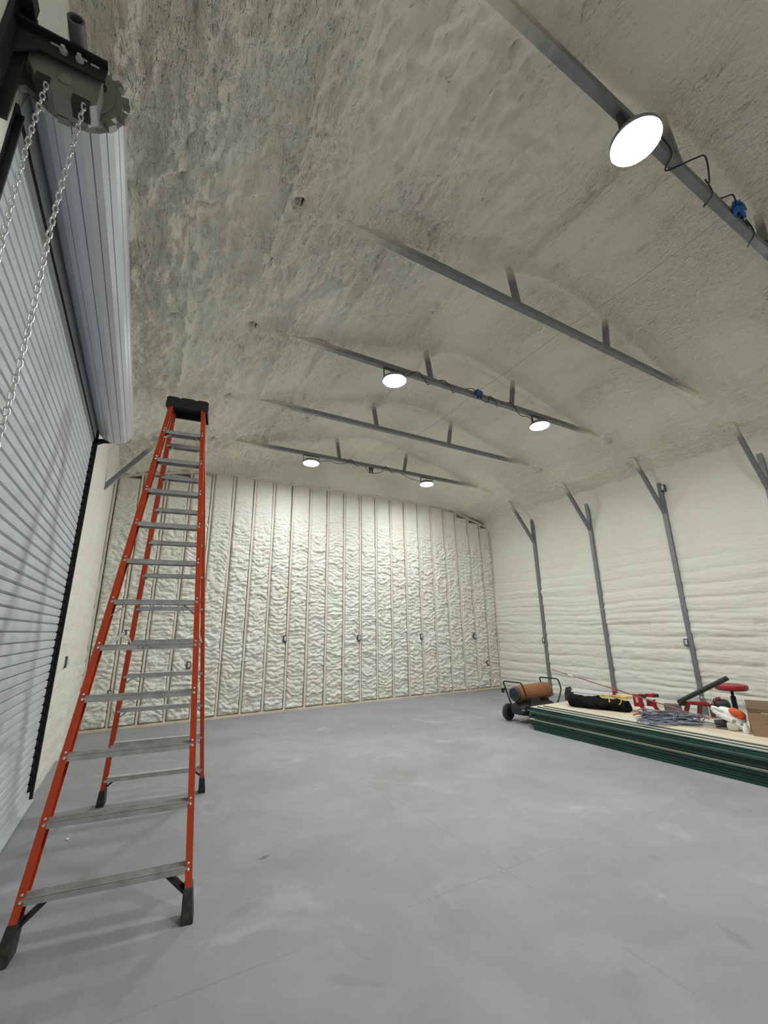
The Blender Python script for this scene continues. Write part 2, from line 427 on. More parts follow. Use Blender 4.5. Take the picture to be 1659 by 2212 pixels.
# ---- right wall: foam sprayed in long horizontal passes
ys = np.concatenate([np.arange(Y0, 1.7, .08), np.arange(1.7, D+.03, .02)])
zs = np.arange(-.02, 4.40, .016)
Y, Z = np.meshgrid(ys, zs, indexing='ij')
def foam_rows(Y, Z, s, W0=W):
    zz = Z+.10*(fbm(Y*.8, Z*1.2, 3, s)-.5)+.02*(fbm(Y*5, Z*8, 2, s+2)-.5)
    low = sstep(3.6, 1.2, Z)
    ph = zz/.215
    row = np.floor(ph); fr = ph-row
    b1 = np.sqrt(np.clip(1-(2*fr-1)**2, 0, 1))
    keep = .35+.65*vn(row*1.7, np.floor(Y/1.52)*2.3+.2*Y, s+5)
    h = .040*b1*keep*(.22+.78*low)
    ph2 = zz/.105+2*fbm(Y*.6, Z*1.5, 2, s+7); f2 = ph2-np.floor(ph2)
    h += .020*np.sqrt(np.clip(1-(2*f2-1)**2, 0, 1))*low*sstep(.4, .7, fbm(Y*.5, Z*1.6, 3, s+9))
    h += .02*sstep(1.4, .6, Z)*(billow(Y*2.2, Z*9, 3, s+11)-.3)
    h += .022*(fbm(Y*7, Z*16, 3, s+15)-.5)*low
    band = np.exp(-((Z-2.28-.05*(fbm(Y*1.2, Y*0, 2, s+17)-.5))/.05)**2)
    h += band*.03*sstep(.42, .6, fbm(Y*.7, Y*0+4, 2, s+19))*(.4+billow(Y*7, Z*9, 2, s+21))
    return h
H = foam_rows(Y, Z, 101)
for k in range(-1, 6):
    H = H+.014*np.exp(-((Y-YF[k])/.10)**2)
X = W-H+.012
# cove into the roof
X = X-.30*sstep(3.85, 4.55, Z)
tag(link('wall_right', grid_mesh('wall_right', X, Y, Z, M_foam_wall, flip=False)), 'cream foam wall sprayed in long horizontal passes', kind='structure')

# ---- left wall: foam around the roll-up door
ys = np.concatenate([np.arange(Y0, DY0-.9, .08), np.arange(DY0-.9, DY0+1e-4, .03), np.arange(DY0+.03, DY1-.02, .05), np.arange(DY1, D+.03, .02)])
ys[np.argmin(abs(ys-DY1))] = DY1; ys[np.argmin(abs(ys-DY0))] = DY0
zs = np.concatenate([np.arange(-.02, DZ-.02, .03), np.arange(DZ, 4.40, .02)])
Y, Z = np.meshgrid(ys, zs, indexing='ij')
Hh = .35*foam_rows(Y, Z, 171)+.008*(fbm(Y*3, Z*3, 3, 175)-.5)
Hh += .022*np.exp(-((Y-YF[5])/.05)**2)*sstep(4.2, 3.6, Z)
Hh -= .016*np.exp(-((Y-YF[5]-.06)/.012)**2)
X = Hh-.005+.10*sstep(4.02, 4.36, Z)
hole = ~((Y >= DY0-1e-3) & (Y < DY1-1e-3) & (Z < DZ-1e-3))
wl = tag(link('wall_left', grid_mesh('wall_left', X, Y, Z, M_foam_wall, mask=hole, flip=True)), 'smooth cream foam wall around the roll-up door', kind='structure')
b = MB()
b.box((-.10, DY1+.01, DZ/2), (.20, .02, DZ)); b.box((-.10, DY0-.01, DZ/2), (.20, .02, DZ)); b.box((-.10, (DY0+DY1)/2, DZ+.01), (.2, DY1-DY0, .02))
b.build('door_return', M_black, wl)
b = MB(); b.box((-.24, (Y0+D)/2, 2.2), (.08, D-Y0+.4, 4.6)); b.build('outer_skin', M_gap, wl)

# ---- wall behind the camera
ys = np.arange(0, W+.05, .07); zs = np.arange(0, 5.5, .06)
X, Z = np.meshgrid(ys, zs, indexing='ij')
tag(link('wall_front', grid_mesh('wall_front', X, Y0+.35*foam_rows(X, Z, 201), Z, M_foam_wall, flip=False)), 'cream foam wall closing the building', kind='structure')

# ---- stud wall at the far end: studs, plates and one foam pillow per bay
wb = thing('wall_back', 'tall wooden stud wall with a foam pillow in every bay', None); tag(wb, kind='structure')
def top_z(x):
    xs_ = [0, .04, .38, 1.50, 2.0, 7.15, 7.62, 8.0, 8.4, 8.93]; zs_ = [4.20, 4.25, 4.32, 4.57, 4.58, 4.58, 4.55, 4.41, 4.31, 4.16]
    return float(np.interp(x, xs_, zs_))
SP = .4064; studs_x = [2.051+(i-5)*SP for i in range(23)]
studs_x[0] = .03; studs_x[-1] = W-.03
FY = 8.505                                   # stud face
b = MB(); b.box((W/2, D+.12, 2.3), (W+.2, .04, 4.9)); b.build('backing_sheet', M_foam_back, wb)
for i, x in enumerate(studs_x):
    zt = top_z(x)-.035
    j = rnd.uniform(-.006, .006); xx = x+j
    b = MB(); b.beam((xx, FY+.045, .036), (xx+rnd.uniform(-.008, .008), FY+.045, zt), .036, .09, up=(0, 1, 0)); b.build('stud', M_stud, wb)
b = MB(); b.box((W/2, FY+.045, .019), (W-.02, .098, .038)); b.build('bottom_plate', M_plate, wb)
px_ = [.0, .38, 1.5, 2.0, 4.6, 7.15, 7.62, 8.0, 8.4, W]
for a, c in zip(px_[:-1], px_[1:]):
    b = MB(); b.beam((a, FY+.04, top_z(a)-.02), (c, FY+.04, top_z(c)-.02), .10, .045, up=(0, 0, 1)); b.build('top_plate', M_stud, wb)
for i in range(22):
    xa, xb = studs_x[i]+.017, studs_x[i+1]-.017
    nx = 30; nz = 380
    u = np.linspace(0, 1, nx); 
    zt = min(top_z(xa), top_z(xb))-.04
    v = np.linspace(.036, zt, nz)
    U, V = np.meshgrid(u, v, indexing='ij'); Xg = xa+(xb-xa)*U
    s = 300+i*7
    # wavy spray passes, rounded tops with sharp creases between
    ph = V/.088+1.7*(fbm(Xg*4.5, V*3.0, 3, s)-.5)*2+.6*np.sin(U*math.pi)*(vn(V*1.1, V*0+i, s+1)-.2)
    fr = ph-np.floor(ph); ro = np.floor(ph)
    bw = np.sqrt(np.clip(1-(2*fr-1)**2, 0, 1))
    amp = .35+.85*vn(ro*1.3, Xg*4.5, s+2)
    fade = sstep(4.15, 3.3, V)*.8+.2
    h = .040*bw*amp*fade
    h += .060*fade*(billow(Xg*8, V*12, 3, s+3)-.28)
    h += .03*(fbm(Xg*2.5, V*.8, 2, s+4)-.5)
    e = np.minimum(U, 1-U)*(xb-xa)
    rag = .012+.016*vn(V*7, np.where(U < .5, 0, 9)+0*V, s+5)*np.where(U < .5, vn(V*1.1, V*0, s+8), vn(V*1.1, V*0+5, s+8))*1.6
    edge = np.sqrt(np.clip(1-(1-np.clip(e/(rag*2.2), 0, 1))**2, 0, 1))
    ez = np.sqrt(np.clip(1-(1-np.clip((V-.036)/.04, 0, 1))**2, 0, 1))
    h = (h+.058)*edge*ez
    Yg = FY+.078-h
    o = link('foam_panel', grid_mesh('foam_panel', Xg, Yg, V, M_foam_back, flip=True), wb)

# ================================================================== ROLL-UP DOOR
door = thing('door_1', 'grey steel slat roll-up door with coil and chain hoist', None); tag(door, kind='structure')
PITCH_S = .0745
prof = [(-.020, .000), (-.012, .003), (-.001, .010), (.0008, .037), (-.001, .064), (-.012, .0705), (-.020, .0735), (-.026, .070), (-.026, .004)]
sl = MB(); sl.prism(prof, DY0+.03, DY1-.035, lambda u, v, t: (u, t, v)); sl_me = sl.mesh('slat', M_door)
el = MB(); el.box((.0, DY1-.028, .036), (.030, .028, .045)); el.box((.012, DY1-.045, .036), (.012, .02, .03)); el_me = el.mesh('end_lock', M_black)
nsl = 47
for i in range(nsl):
    o = link('slat', sl_me, door); o.location = (-.015, 0, .085+i*PITCH_S)
    e_ = link('end_lock', el_me, o)
b = MB(); b.box((-.02, (DY0+DY1)/2, .045), (.05, DY1-DY0-.06, .085)); b.box((.012, (DY0+DY1)/2, .022), (.06, DY1-DY0-.06, .012)); b.build('bottom_bar', M_door, door)
b = MB(); b.box((.0, DY1-.006, 1.80), (.05, .012, 3.58)); b.box((-.045, DY1-.03, 1.8), (.012, .06, 3.58)); b.box((.024, DY1-.004, 1.80), (.010, .03, 3.58)); b.build('guide_rail', M_black, door)
b = MB(); b.box((.0, DY0+.006, 1.80), (.05, .012, 3.58)); b.box((-.045, DY0+.03, 1.8), (.012, .06, 3.58)); b.build('guide_rail', M_black, door)
# coil: the curtain wound up, one facet per slat
AX, AZ, RC = .185, 3.792, .176
def coil_ring(n, rr):
    o_ = []
    for k in range(n):
        a0 = 2*math.pi*k/n
        for f_, dr in ((.0, -.008), (.045, .0), (.5, .0035), (.955, .0)):
            a = a0+2*math.pi/n*f_
            chord = 1.0
            o_.append(((rr+dr)*math.cos(a)*chord, (rr+dr)*math.sin(a)*chord))
    return o_
ol = coil_ring(16, RC)
b = MB(); b.prism(ol, 1.79, DY1-.01, lambda u, v, t: (AX+u, t, AZ+v)); b.build('curtain_coil', M_roll, door)
# the run of curtain between coil and opening
b = MB(); b.add([(-.012, DY0+.03, 3.58), (-.012, DY1-.04, 3.58), (AX-RC+.003, DY1-.04, AZ), (AX-RC+.003, DY0+.03, AZ), (-.022, DY0+.03, 3.58), (-.022, DY1-.04, 3.58), (AX-RC-.007, DY1-.04, AZ), (AX-RC-.007, DY0+.03, AZ)],
   [(0, 1, 2, 3), (7, 6, 5, 4), (0, 4, 5, 1), (1, 5, 6, 2), (2, 6, 7, 3), (3, 7, 4, 0)]); b.build('curtain_lead', M_door, door)
# far end bracket
b = MB(); b.box((.0, DY1+.015, 3.72), (.05, .012, .30)); b.beam((.0, DY1+.015, 3.62), (.22, DY1+.015, 3.66), .012, .05); b.beam((.0, DY1+.015, 3.58), (.10, DY1+.015, 3.64), .03, .03); b.build('coil_bracket', M_black, door)
# near end: axle pipe, bracket arm, wall angle
pa = [(AX-.005, y, AZ+.005) for y in (1.505, 1.62, 1.75)]
ri, ro_ = .022, .030
b = MB()
vs_ = []; n = 18
for y, rr in ((1.80, ro_), (1.505, ro_), (1.505, ri), (1.70, ri)):
    vs_ += [(.203+rr*math.cos(2*math.pi*k/n), y, 3.815+rr*math.sin(2*math.pi*k/n)) for k in range(n)]
fs_ = [(j*n+k, j*n+(k+1) % n, (j+1)*n+(k+1) % n, (j+1)*n+k) for j in range(3) for k in range(n)]+[tuple(3*n+k for k in range(n))]
b.add(vs_, fs_); b.build('axle', M_pipe, door, smooth=True)
BY = 1.60
arm = MB()
arm.box((.130, BY, 3.735), (.36, .008, .085)); arm.box((.130, BY-.014, 3.775), (.36, .030, .008))
arm.prism([(-.05, 3.70), (.10, 3.70), (.03, 3.63), (-.05, 3.55)], BY-.004, BY+.004, lambda u, v, t: (u, t, v))
arm = arm.build('bracket_arm', M_black, door)
wa = MB(); wa.box((.008, BY-.01, 3.62), (.016, .10, .60)); wa.box((.03, BY+.03, 3.60), (.05, .012, .56)); wa.box((.035, BY-.035, 3.86), (.055, .07, .07)); wa.build('wall_angle', M_black, door, bevel=.002)
for xx, zz, lx, lz in ((.135, 3.752, .030, .009), (.225, 3.752, .032, .009), (.268, 3.748, .030, .008)):
    b = MB(); b.box((xx, BY-.006, zz), (lx, .006, lz)); b.build('slot', M_alu, arm, bevel=.002)
for xx in (.165, .218):
    b = MB(); Mx = Matrix.Rotation(R(90), 3, 'X'); b.lathe([(.014, 0), (.014, .012), (.008, .012), (.008, .026)], (xx, BY-.004, 3.735), Mx, 8); b.build('bolt', M_alu, arm)
# sprocket wheel with notched rim
wheel = []
nt_ = 14
for k in range(nt_):
    a0 = 2*math.pi*k/nt_
    for f_, rr in ((0, .185), (.30, .185), (.30, .212), (.72, .212), (.72, .185)):
        a = a0+2*math.pi/nt_*f_; wheel.append((rr*math.cos(a), rr*math.sin(a)))
b = MB(); b.prism(wheel, 1.715, 1.745, lambda u, v, t: (AX-.01+u, t, AZ-.03+v), caps=True)
wh = b.build('chain_wheel', M_guard, door)
b = MB(); Mx = Matrix.Rotation(R(90), 3, 'X'); b.lathe([(.155, -.004), (.155, .004)], (AX-.01, 1.708, AZ-.03), Mx, 40); b.build('wheel_disc', M_guard, wh)
for an in (-25, -60, 20):
    b = MB(); b.lathe([(.013, -.003), (.013, .003)], (AX-.01+.115*math.cos(R(an)), 1.703, AZ-.03+.115*math.sin(R(an))), Matrix.Rotation(R(90), 3, 'X') @ Matrix.Scale(1.7, 3, Vector((0, 1, 0))), 14); b.build('wheel_hole', M_gap, wh)
# chain guard tray under the arm
go = [(.062, 3.735), (.066, 3.655), (.095, 3.590), (.150, 3.553), (.262, 3.548), (.292, 3.585), (.292, 3.735)]
b = MB(); b.prism(go, 1.622, 1.630, lambda u, v, t: (u, t, v))
for p, q in zip(go[:-1], go[1:]):
    b.beam((p[0], 1.665, p[1]), (q[0], 1.665, q[1]), .085, .006, up=(0, 0, 1) if abs(q[0]-p[0]) > .02 else (1, 0, 0))
gd = b.build('chain_guard', M_guard, door)
for xx, zz, ww in ((.118, 3.572, .045), (.245, 3.548, .060)):
    b = MB(); b.box((xx, 1.650, zz+.012), (ww, .066, .042)); b.build('chain_opening', M_gap, gd)
b = MB(); b.lathe([(.026, 0), (.026, .004), (.018, .010), (.006, .011)], (.180, 1.622, 3.635), Matrix.Rotation(R(90), 3, 'X'), 20); b.build('guard_boss', M_guard, gd, smooth=True)

# hand chain: two hanging strands, every link its own piece
lk = MB(); LL, LW, WR = .036, .021, .0031
pts = []
for k in range(16):
    a = 2*math.pi*k/16; pts.append(((LW/2-WR)*math.cos(a), 0, (LL/2-LW/2)*(1 if math.sin(a) >= 0 else -1)+(LW/2-WR)*math.sin(a)))
lk.tube(pts, WR, 6, closed=True); lk_me = lk.mesh('link', M_chain, smooth=True)
chain = thing('hand_chain', 'galvanised hand chain in two strands hanging from the door hoist', 'chain', (.2, 1.62, 1.0))
for x0, zt, zb in ((.134, 3.55, 1.15), (.255, 3.535, 1.15)):
    z = zt; k = 0
    while z > zb:
        o = link('link', lk_me, chain); sway = .004*math.sin(z*5.0+x0*9)
        o.location = (x0-.2+sway, .004*math.sin(z*3.1), z-1.0); o.rotation_euler = (0, rnd.uniform(-.06, .06), R(35)+(R(90) if k % 2 else 0)+rnd.uniform(-.12, .12))
        z -= LL-2*WR; k += 1
b = MB()
bot = [(x_, .004*math.sin(1.15*3.1), .15-.18*math.sin(math.pi*(x_+.066)/.121)) for x_ in np.linspace(-.066, .055, 12)]
b.tube(bot, .006, 6); b.build('chain_loop', M_chain, chain, smooth=True)

# ================================================================== STEEL FRAMES
ordn = {1: 'first', 2: 'second', 3: 'third', 4: 'fourth', 5: 'fifth'}
flab = {5: 'grey tube roof frame just before the stud wall, with two lamps and left knee brace',
        4: 'grey tube roof frame without lamps, between the two outer lamp pairs by the stud wall',
        3: 'grey tube roof frame with two lamps and blue taped box, over the heater side',
        2: 'grey tube roof frame without lamps, long bare collar above the panel stack',
        1: 'grey tube roof frame with large near lamp and blue taped box, black cord wrapped round'}
TB = .064
for k in range(1, 6):
    y = YF[k]
    t = thing('roof_frame', flab[k], 'roof frame', (W/2, y, 0))
    def L_(x, z, dy=0): return (x-W/2, dy, z)
    b = MB(); b.beam(L_(1.405, ZC), L_(W-1.45, ZC), TB, TB); ct = b.build('collar_tie', M_steel, t, bevel=.004)
    for xe in (1.402, W-1.447):
        b = MB(); b.box(L_(xe, ZC), (.006, .05, .05)); b.build('tube_mouth', M_gap, ct)
    for xb_, xt in ((3.69, 3.60), (5.165, 5.27)):
        b = MB(); b.beam(L_(xb_, ZC+.03), L_(xt, 5.24), .05, .058, up=(0, 1, 0)); b.build('strut', M_steel, t, bevel=.003)
    b = MB(); b.beam(L_(W-.022, 0), L_(W-.022, 4.27), .075, .085, up=(1, 0, 0)); col = b.build('column', M_steel, t, bevel=.003)
    b = MB(); b.beam(L_(W-.05, 3.47), L_(8.16, 4.43), .06, .06, up=(0, 1, 0)); b.build('knee_brace', M_steel, t, bevel=.003)
    if k == 5:
        b = MB(); b.beam(L_(-.03, 3.47), L_(.72, 4.52), .06, .06, up=(0, 1, 0)); b.build('knee_brace', M_steel, t, bevel=.003)

# ================================================================== LAMPS
def ufo_lamp(x, y, label, group=None):
    t = thing('high_bay_lamp', label, 'lamp', (x, y, 4.475), 0, group)
    b = MB(); b.lathe([(.148, 0), (.152, .010), (.150, .028), (.130, .036), (.075, .050), (.070, .085), (.045, .092)], n=36); b.build('housing', M_lamp_body, t, smooth=True)
    b = MB()
    for q in range(20):
        a = 2*math.pi*q/20; b.beam((.07*math.cos(a), .07*math.sin(a), .055), (.128*math.cos(a), .128*math.sin(a), .045), .004, .03)
    b.build('heat_sink', M_lamp_body, t)
    b = MB(); b.lathe([(.138, -.006), (.138, .002)], n=36); b.build('lens', M_lens, t)
    b = MB(); b.beam((-.150, 0, .02), (-.150, 0, .140), .026, .004, up=(1, 0, 0)); b.beam((.150, 0, .02), (.150, 0, .140), .026, .004, up=(1, 0, 0)); b.beam((-.152, 0, .140), (.152, 0, .140), .026, .004); b.build('yoke', M_darkgrey, t)
    return t
ll = {(1, 0): 'large round lamp glaring on the collar with the cord wrapped round it', (1, 1): 'round lamp at the far side of the cord-wrapped collar',
      (3, 0): 'round lamp left of the blue taped box on the two-lamp middle collar', (3, 1): 'round lamp right of the blue taped box on the two-lamp middle collar',
      (5, 0): 'small round lamp left of the cord plugs, above the stud wall', (5, 1): 'small round lamp right of the cord plugs, above the stud wall'}
for k in (1, 3, 5):
    for s_, x in enumerate((3.12, 5.735)):
        ufo_lamp(x, YF[k], ll[(k, s_)], 'high-bay lamps under the collars')

# ---- cords wrapped round the lit collars
def cord(k, pts, label):
    y = YF[k]; P = []
    for (x, dy, z) in pts: P.append(Vector((x, y+dy, z)))
    # Catmull-Rom
    Q = []
    for i in range(len(P)-1):
        p0, p1, p2, p3 = P[max(i-1, 0)], P[i], P[i+1], P[min(i+2, len(P)-1)]
        for s in range(6):
            u = s/6; Q.append(.5*((2*p1)+(p2-p0)*u+(2*p0-5*p1+4*p2-p3)*u*u+(3*p1-p0-3*p2+p3)*u**3))
    Q.append(P[-1])
    b = MB(); b.tube(Q, .0055, 6)
    o = b.build('power_cord', M_cable, None, smooth=True); tag(o, label, 'cord', 'cords on the lit collars')
    return o
zb_, zt_ = ZC-.038, ZC+.038
def wrap(xa, xb, n):
    out = []
    for i in range(n):
        x = xa+(xb-xa)*i/max(n-1, 1)
        ph = i % 4
        out.append((x, (-.042, -.042, .042, .042)[ph], (zt_, zb_-.01*rnd.random(), zb_-.012*rnd.random(), zt_)[ph]))
    return out
cord(1, [(3.24, -.05, 4.60)]+wrap(3.42, 3.60, 3)+[(3.70, -.10, 4.62), (3.80, -.13, 4.66), (3.92, -.08, 4.56)]+wrap(4.0, 4.28, 5)+[(4.36, -.08, 4.72), (4.44, -.06, 4.66)], 'black cord from the large near lamp to the blue taped box')
cord(1, [(4.48, -.05, 4.66), (4.50, -.06, 4.58), (4.60, -.06, 4.56)]+wrap(4.66, 5.5, 9)+[(5.6, -.03, 4.56)], 'black cord leaving the near blue taped box for the far lamp')
cord(3, [(3.24, -.01, 4.56), (3.32, -.04, 4.60)]+wrap(3.45, 4.30, 9)+[(4.38, -.05, 4.70), (4.44, -.05, 4.60)], 'black cord between the middle collar left lamp and its blue box')
cord(3, [(4.50, -.05, 4.60), (4.56, -.06, 4.55), (4.64, -.05, 4.57)]+wrap(4.7, 5.2, 6)+[(5.24, -.03, 4.57), (5.34, -.03, 4.53), (5.44, -.03, 4.55), (5.58, -.02, 4.52)], 'black cord between the middle collar blue box and its right lamp')
cord(5, [(3.26, -.02, 4.53), (3.45, -.04, 4.57), (3.6, -.04, 4.55), (3.8, -.045, 4.59)]+wrap(3.9, 4.2, 4)+[(4.26, -.03, 4.56), (4.30, -.03, 4.50), (4.36, -.03, 4.49)], 'black cord from the stud-wall collar left lamp to the plugs')
cord(5, [(4.40, -.03, 4.49), (4.46, -.03, 4.50), (4.56, -.03, 4.53), (4.62, -.045, 4.58)]+wrap(4.7, 5.0, 4)+[(5.15, -.03, 4.57), (5.35, -.03, 4.52), (5.58, -.02, 4.51)], 'black cord from the stud-wall collar plugs to its right lamp')
def blue_box(k, x, label):
    t = thing('junction_box', label, 'junction box', (x, YF[k], ZC), 0, 'boxes at the middle of the lit collars')
    b = MB(); b.box((0, -.052, .012), (.085, .04, .085)); b.build('box', M_boxgrey, t, bevel=.004)
    b = MB()
    for q in range(7):
        M_ = Matrix.Rotation(rnd.uniform(-.5, .5), 3, 'Y') @ Matrix.Rotation(rnd.uniform(-.3, .3), 3, 'Z')
        b.box((rnd.uniform(-.03, .03), -.062+rnd.uniform(-.02, .01), .012+rnd.uniform(-.035, .035)), (rnd.uniform(.05, .11), .035, rnd.uniform(.02, .06)), M_)
    b.build('tape_wrap', M_blue, t)
    b = MB(); b.beam((-.02, -.06, -.03), (-.025, -.06, -.075), .018, .018); b.beam((.02, -.06, -.03), (.026, -.06, -.072), .018, .018); b.build('plug', M_blackp, t)
blue_box(1, 4.47, 'blue taped box on the collar beside the large near lamp')
blue_box(3, 4.47, 'blue taped box on the two-lamp middle collar')
t = thing('junction_box', 'small bare box with two black plugs on the collar by the stud wall', 'junction box', (4.38, YF[5], ZC-.032), 0, 'boxes at the middle of the lit collars')
b = MB(); b.box((0, 0, -.03), (.09, .05, .05)); b.build('box', M_boxgrey, t, bevel=.004)
b = MB(); b.beam((-.025, 0, -.05), (-.025, 0, -.12), .022, .022); b.beam((.025, 0, -.05), (.025, 0, -.12), .022, .022); b.build('plug', M_blackp, t)

# ---- pale cable strung lengthwise over the collars
pts = []
for k in range(0, 5):
    for s in range(8):
        u = s/8; pts.append((4.455, YF[k]+(YF[k+1]-YF[k])*u, ZC+.036-.04*math.sin(math.pi*u)*(1 if k % 2 else .5)))
pts.append((4.455, YF[5], ZC+.036))
b = MB(); b.tube(pts, .0035, 6); tag(b.build('supply_cable', M_string, None, smooth=True), 'thin pale cable strung lengthwise across the roof collars', 'cable')

# ================================================================== OUTLET BOXES
def outlet(loc, rz, label, group, s=1.0):
    t = thing('outlet_box', label, 'outlet box', loc, rz, group)
    b = MB(); b.box((0, .02, 0), (.075*s, .06, .125*s)); b.build('box', M_boxgrey, t, bevel=.004)
    b = MB(); b.box((.004, -.014, .005), (.036*s, .012, .075*s)); rc = b.build('receptacle', M_white, t, bevel=.003)
    b = MB(); b.box((.004, -.022, .022), (.02, .006, .02)); b.box((.004, -.022, -.012), (.02, .006, .02)); b.build('socket', M_alu, rc)
for (qx, qy, nm) in ((615, 1380, 'beside the ladder end of the row'), (775, 1378, 'next toward the middle of the wall'), (910, 1375, 'third along the row'), (1025, 1375, 'nearest the foam side wall, high')):
    p = at(qx, qy, 1, 8.49); outlet((p.x, 8.478, p.z), 0, 'dark outlet box on the stud wall, %s' % nm, 'boxes on the stud wall')
p = at(1053, 1432, 1, 8.49); outlet((p.x, 8.478, p.z), 0, 'low outlet box on the stud wall close to the corner by the heater', 'boxes on the stud wall')
p = at(407, 1437, 1, 8.49); outlet((p.x, 8.478, p.z), 0, 'outlet box on the stud wall seen behind the ladder rail', 'boxes on the stud wall')
p = at(236, 1497, 1, 8.49); outlet((p.x, 8.478, p.z), 0, 'low box on the stud wall between the ladder rails', 'boxes on the stud wall', .7)
for (qx, qy, lab) in ((1174, 1383, 'small outlet box on the column behind the heater'), (1482, 1388, 'small outlet box on the column behind the panel stack, low'), (1431, 1054, 'small outlet box high on the column under its knee brace')):
    p = at(qx, qy, 0, 8.86); outlet((8.865, p.y, p.z), R(-90), lab, 'boxes on the foam side wall')
p = at(146, 1430, 0, .03); outlet((.015, p.y, p.z), R(90), 'small outlet box on the foam wall beside the door', None)
# white cable stapled across the stud bays
pts = []
for i in range(7, 60):
    x = .5+i*.13; pts.append((x, FY-.006-.006*math.sin(i*1.3), .94+.02*math.sin(i*.9)+.012*math.sin(i*2.3)))
b = MB(); b.tube(pts, .006, 6); tag(b.build('wall_cable', M_foam_back, None, smooth=True), 'foam-coated cable running across the stud bays at knee height', 'cable')

# ================================================================== STEP LADDER
LCX, LCY, LROT = .862, 3.965, R(-8)
lad = thing('step_ladder', 'tall orange fibreglass step ladder with grey aluminium steps', 'ladder', (LCX, LCY, 0), LROT)
SPR, WT, HT = .985, .285, 3.47
WBS = {-1: .815, 1: .86}
STEP0 = {-1: -.082, 1: -.070}
def rail_pt(side, s, u):
    """side -1 near/+1 far, s -1 left/+1 right, u 0 foot..1 top"""
    hw = (WBS[side]/2)*(1-u)+(WT/2)*u
    return Vector((s*hw, side*((SPR)*(1-u)+.075*u), HT*u))
LEN = math.sqrt(HT**2+(SPR-.075)**2)
for side in (-1, 1):
    for s in (-1, 1):
        a, c = rail_pt(side, s, .018), rail_pt(side, s, 1.0)
        tdir = (c-a).normalized(); outw = Vector((s, 0, 0)); dep = tdir.cross(outw).normalized()
        if dep.y*side < 0: dep = -dep
        b = MB()
        dw = .078 if side < 0 else .066; fl = .030
        wv = outw*.004
        # channel: web on the outer side, two flanges pointing inwards
        for (o1, o2) in (((.0, -dw/2), (.006, dw/2)), ((-fl, -dw/2), (.0, -dw/2+.006)), ((-fl, dw/2-.006), (.0, dw/2))):
            P = []
            for p in (a, c):
                for (i_, j_) in ((o1[0], o1[1]), (o2[0], o1[1]), (o2[0], o2[1]), (o1[0], o2[1])):
                    P.append(p+outw*i_+dep*j_)
            b.hexa(P)
        ra = b.build('rail', M_orange, lad)
        # rivets on the front flange
        b = MB()
        for i in range(1, 12):
            u = (.3048*i+STEP0[side])/LEN
            p = rail_pt(side, s, u)
            for dz in (-.012, .018):
                q = p+dep*(dw/2+.001)*1.0+outw*(-.015)+tdir*dz
                Mx = dep.to_track_quat('Z', 'Y').to_matrix()
                b.lathe([(.0065, -.001), (.0065, .002), (.003, .004)], q, Mx, 8)
        tag(b.build('rivets', M_rivet, ra), kind='stuff')
        # foot
        b = MB(); f0 = rail_pt(side, s, 0); f1 = rail_pt(side, s, .040)
        yo = side
        P = []
        for p, hx0, hx1, hy in ((Vector((f0.x, f0.y+yo*.012, .001)), -.045, .018, .055), (f1, -.036, .011, .045)):
            P += [p+Vector((s*hx0, -hy, 0)), p+Vector((s*hx1, -hy, 0)), p+Vector((s*hx1, hy, 0)), p+Vector((s*hx0, hy, 0))]
        if s < 0: P = [P[1], P[0], P[3], P[2], P[5], P[4], P[7], P[6]]
        b.hexa(P); b.build('foot', M_rubber, lad, bevel=.006)
    for i in range(1, 12):
        u = (.3048*i+STEP0[side])/LEN
        pl_, pr_ = rail_pt(side, -1, u), rail_pt(side, 1, u)
        mid = (pl_+pr_)/2; wd = (pr_-pl_).length-.02
        b = MB()
        if side < 0:
            b.box(mid+Vector((0, 0, .010)), (wd, .080, .004)); b.box(mid+Vector((0, -.038, -.004)), (wd, .004, .030)); b.box(mid+Vector((0, .038, -.004)), (wd, .004, .030))
            for g in range(6): b.box(mid+Vector((0, -.03+g*.012, .0135)), (wd, .003, .003))
        else:
            b.box(mid+Vector((0, 0, .010)), (wd, .066, .004)); b.box(mid+Vector((0, -.031, -.006)), (wd, .004, .034)); b.box(mid+Vector((0, .031, -.006)), (wd, .004, .034))
        st = b.build('step', M_alu, lad)
        has = (side > 0) or i in (6, 11, 1)
        if has:
            for s in (-1, 1):
                bl = .055 if side > 0 else (.10 if i == 6 else .06)
                if i == 1: bl = .115
                if side > 0 and i < 6: bl = .085
                p = rail_pt(side, s, u-(bl*1.1)/LEN)+Vector((-s*.006, 0, 0)); q = Vector((mid.x+s*(wd/2-bl), mid.y, mid.z-.012))
                b = MB()
                if i == 1:
                    b.beam(p+Vector((0, -side*0, 0)), q, .055, .014, up=(0, 0, 1)); b.beam(p, p+(rail_pt(side, s, u)-p)*.55, .05, .016, up=(s, 0, 0))
                    b.build('corner_brace', M_blackp, lad, bevel=.003)
                else:
                    b.beam(p, q, .030, .007, up=(0, 0, 1)); b.build('step_brace', M_alu, lad)
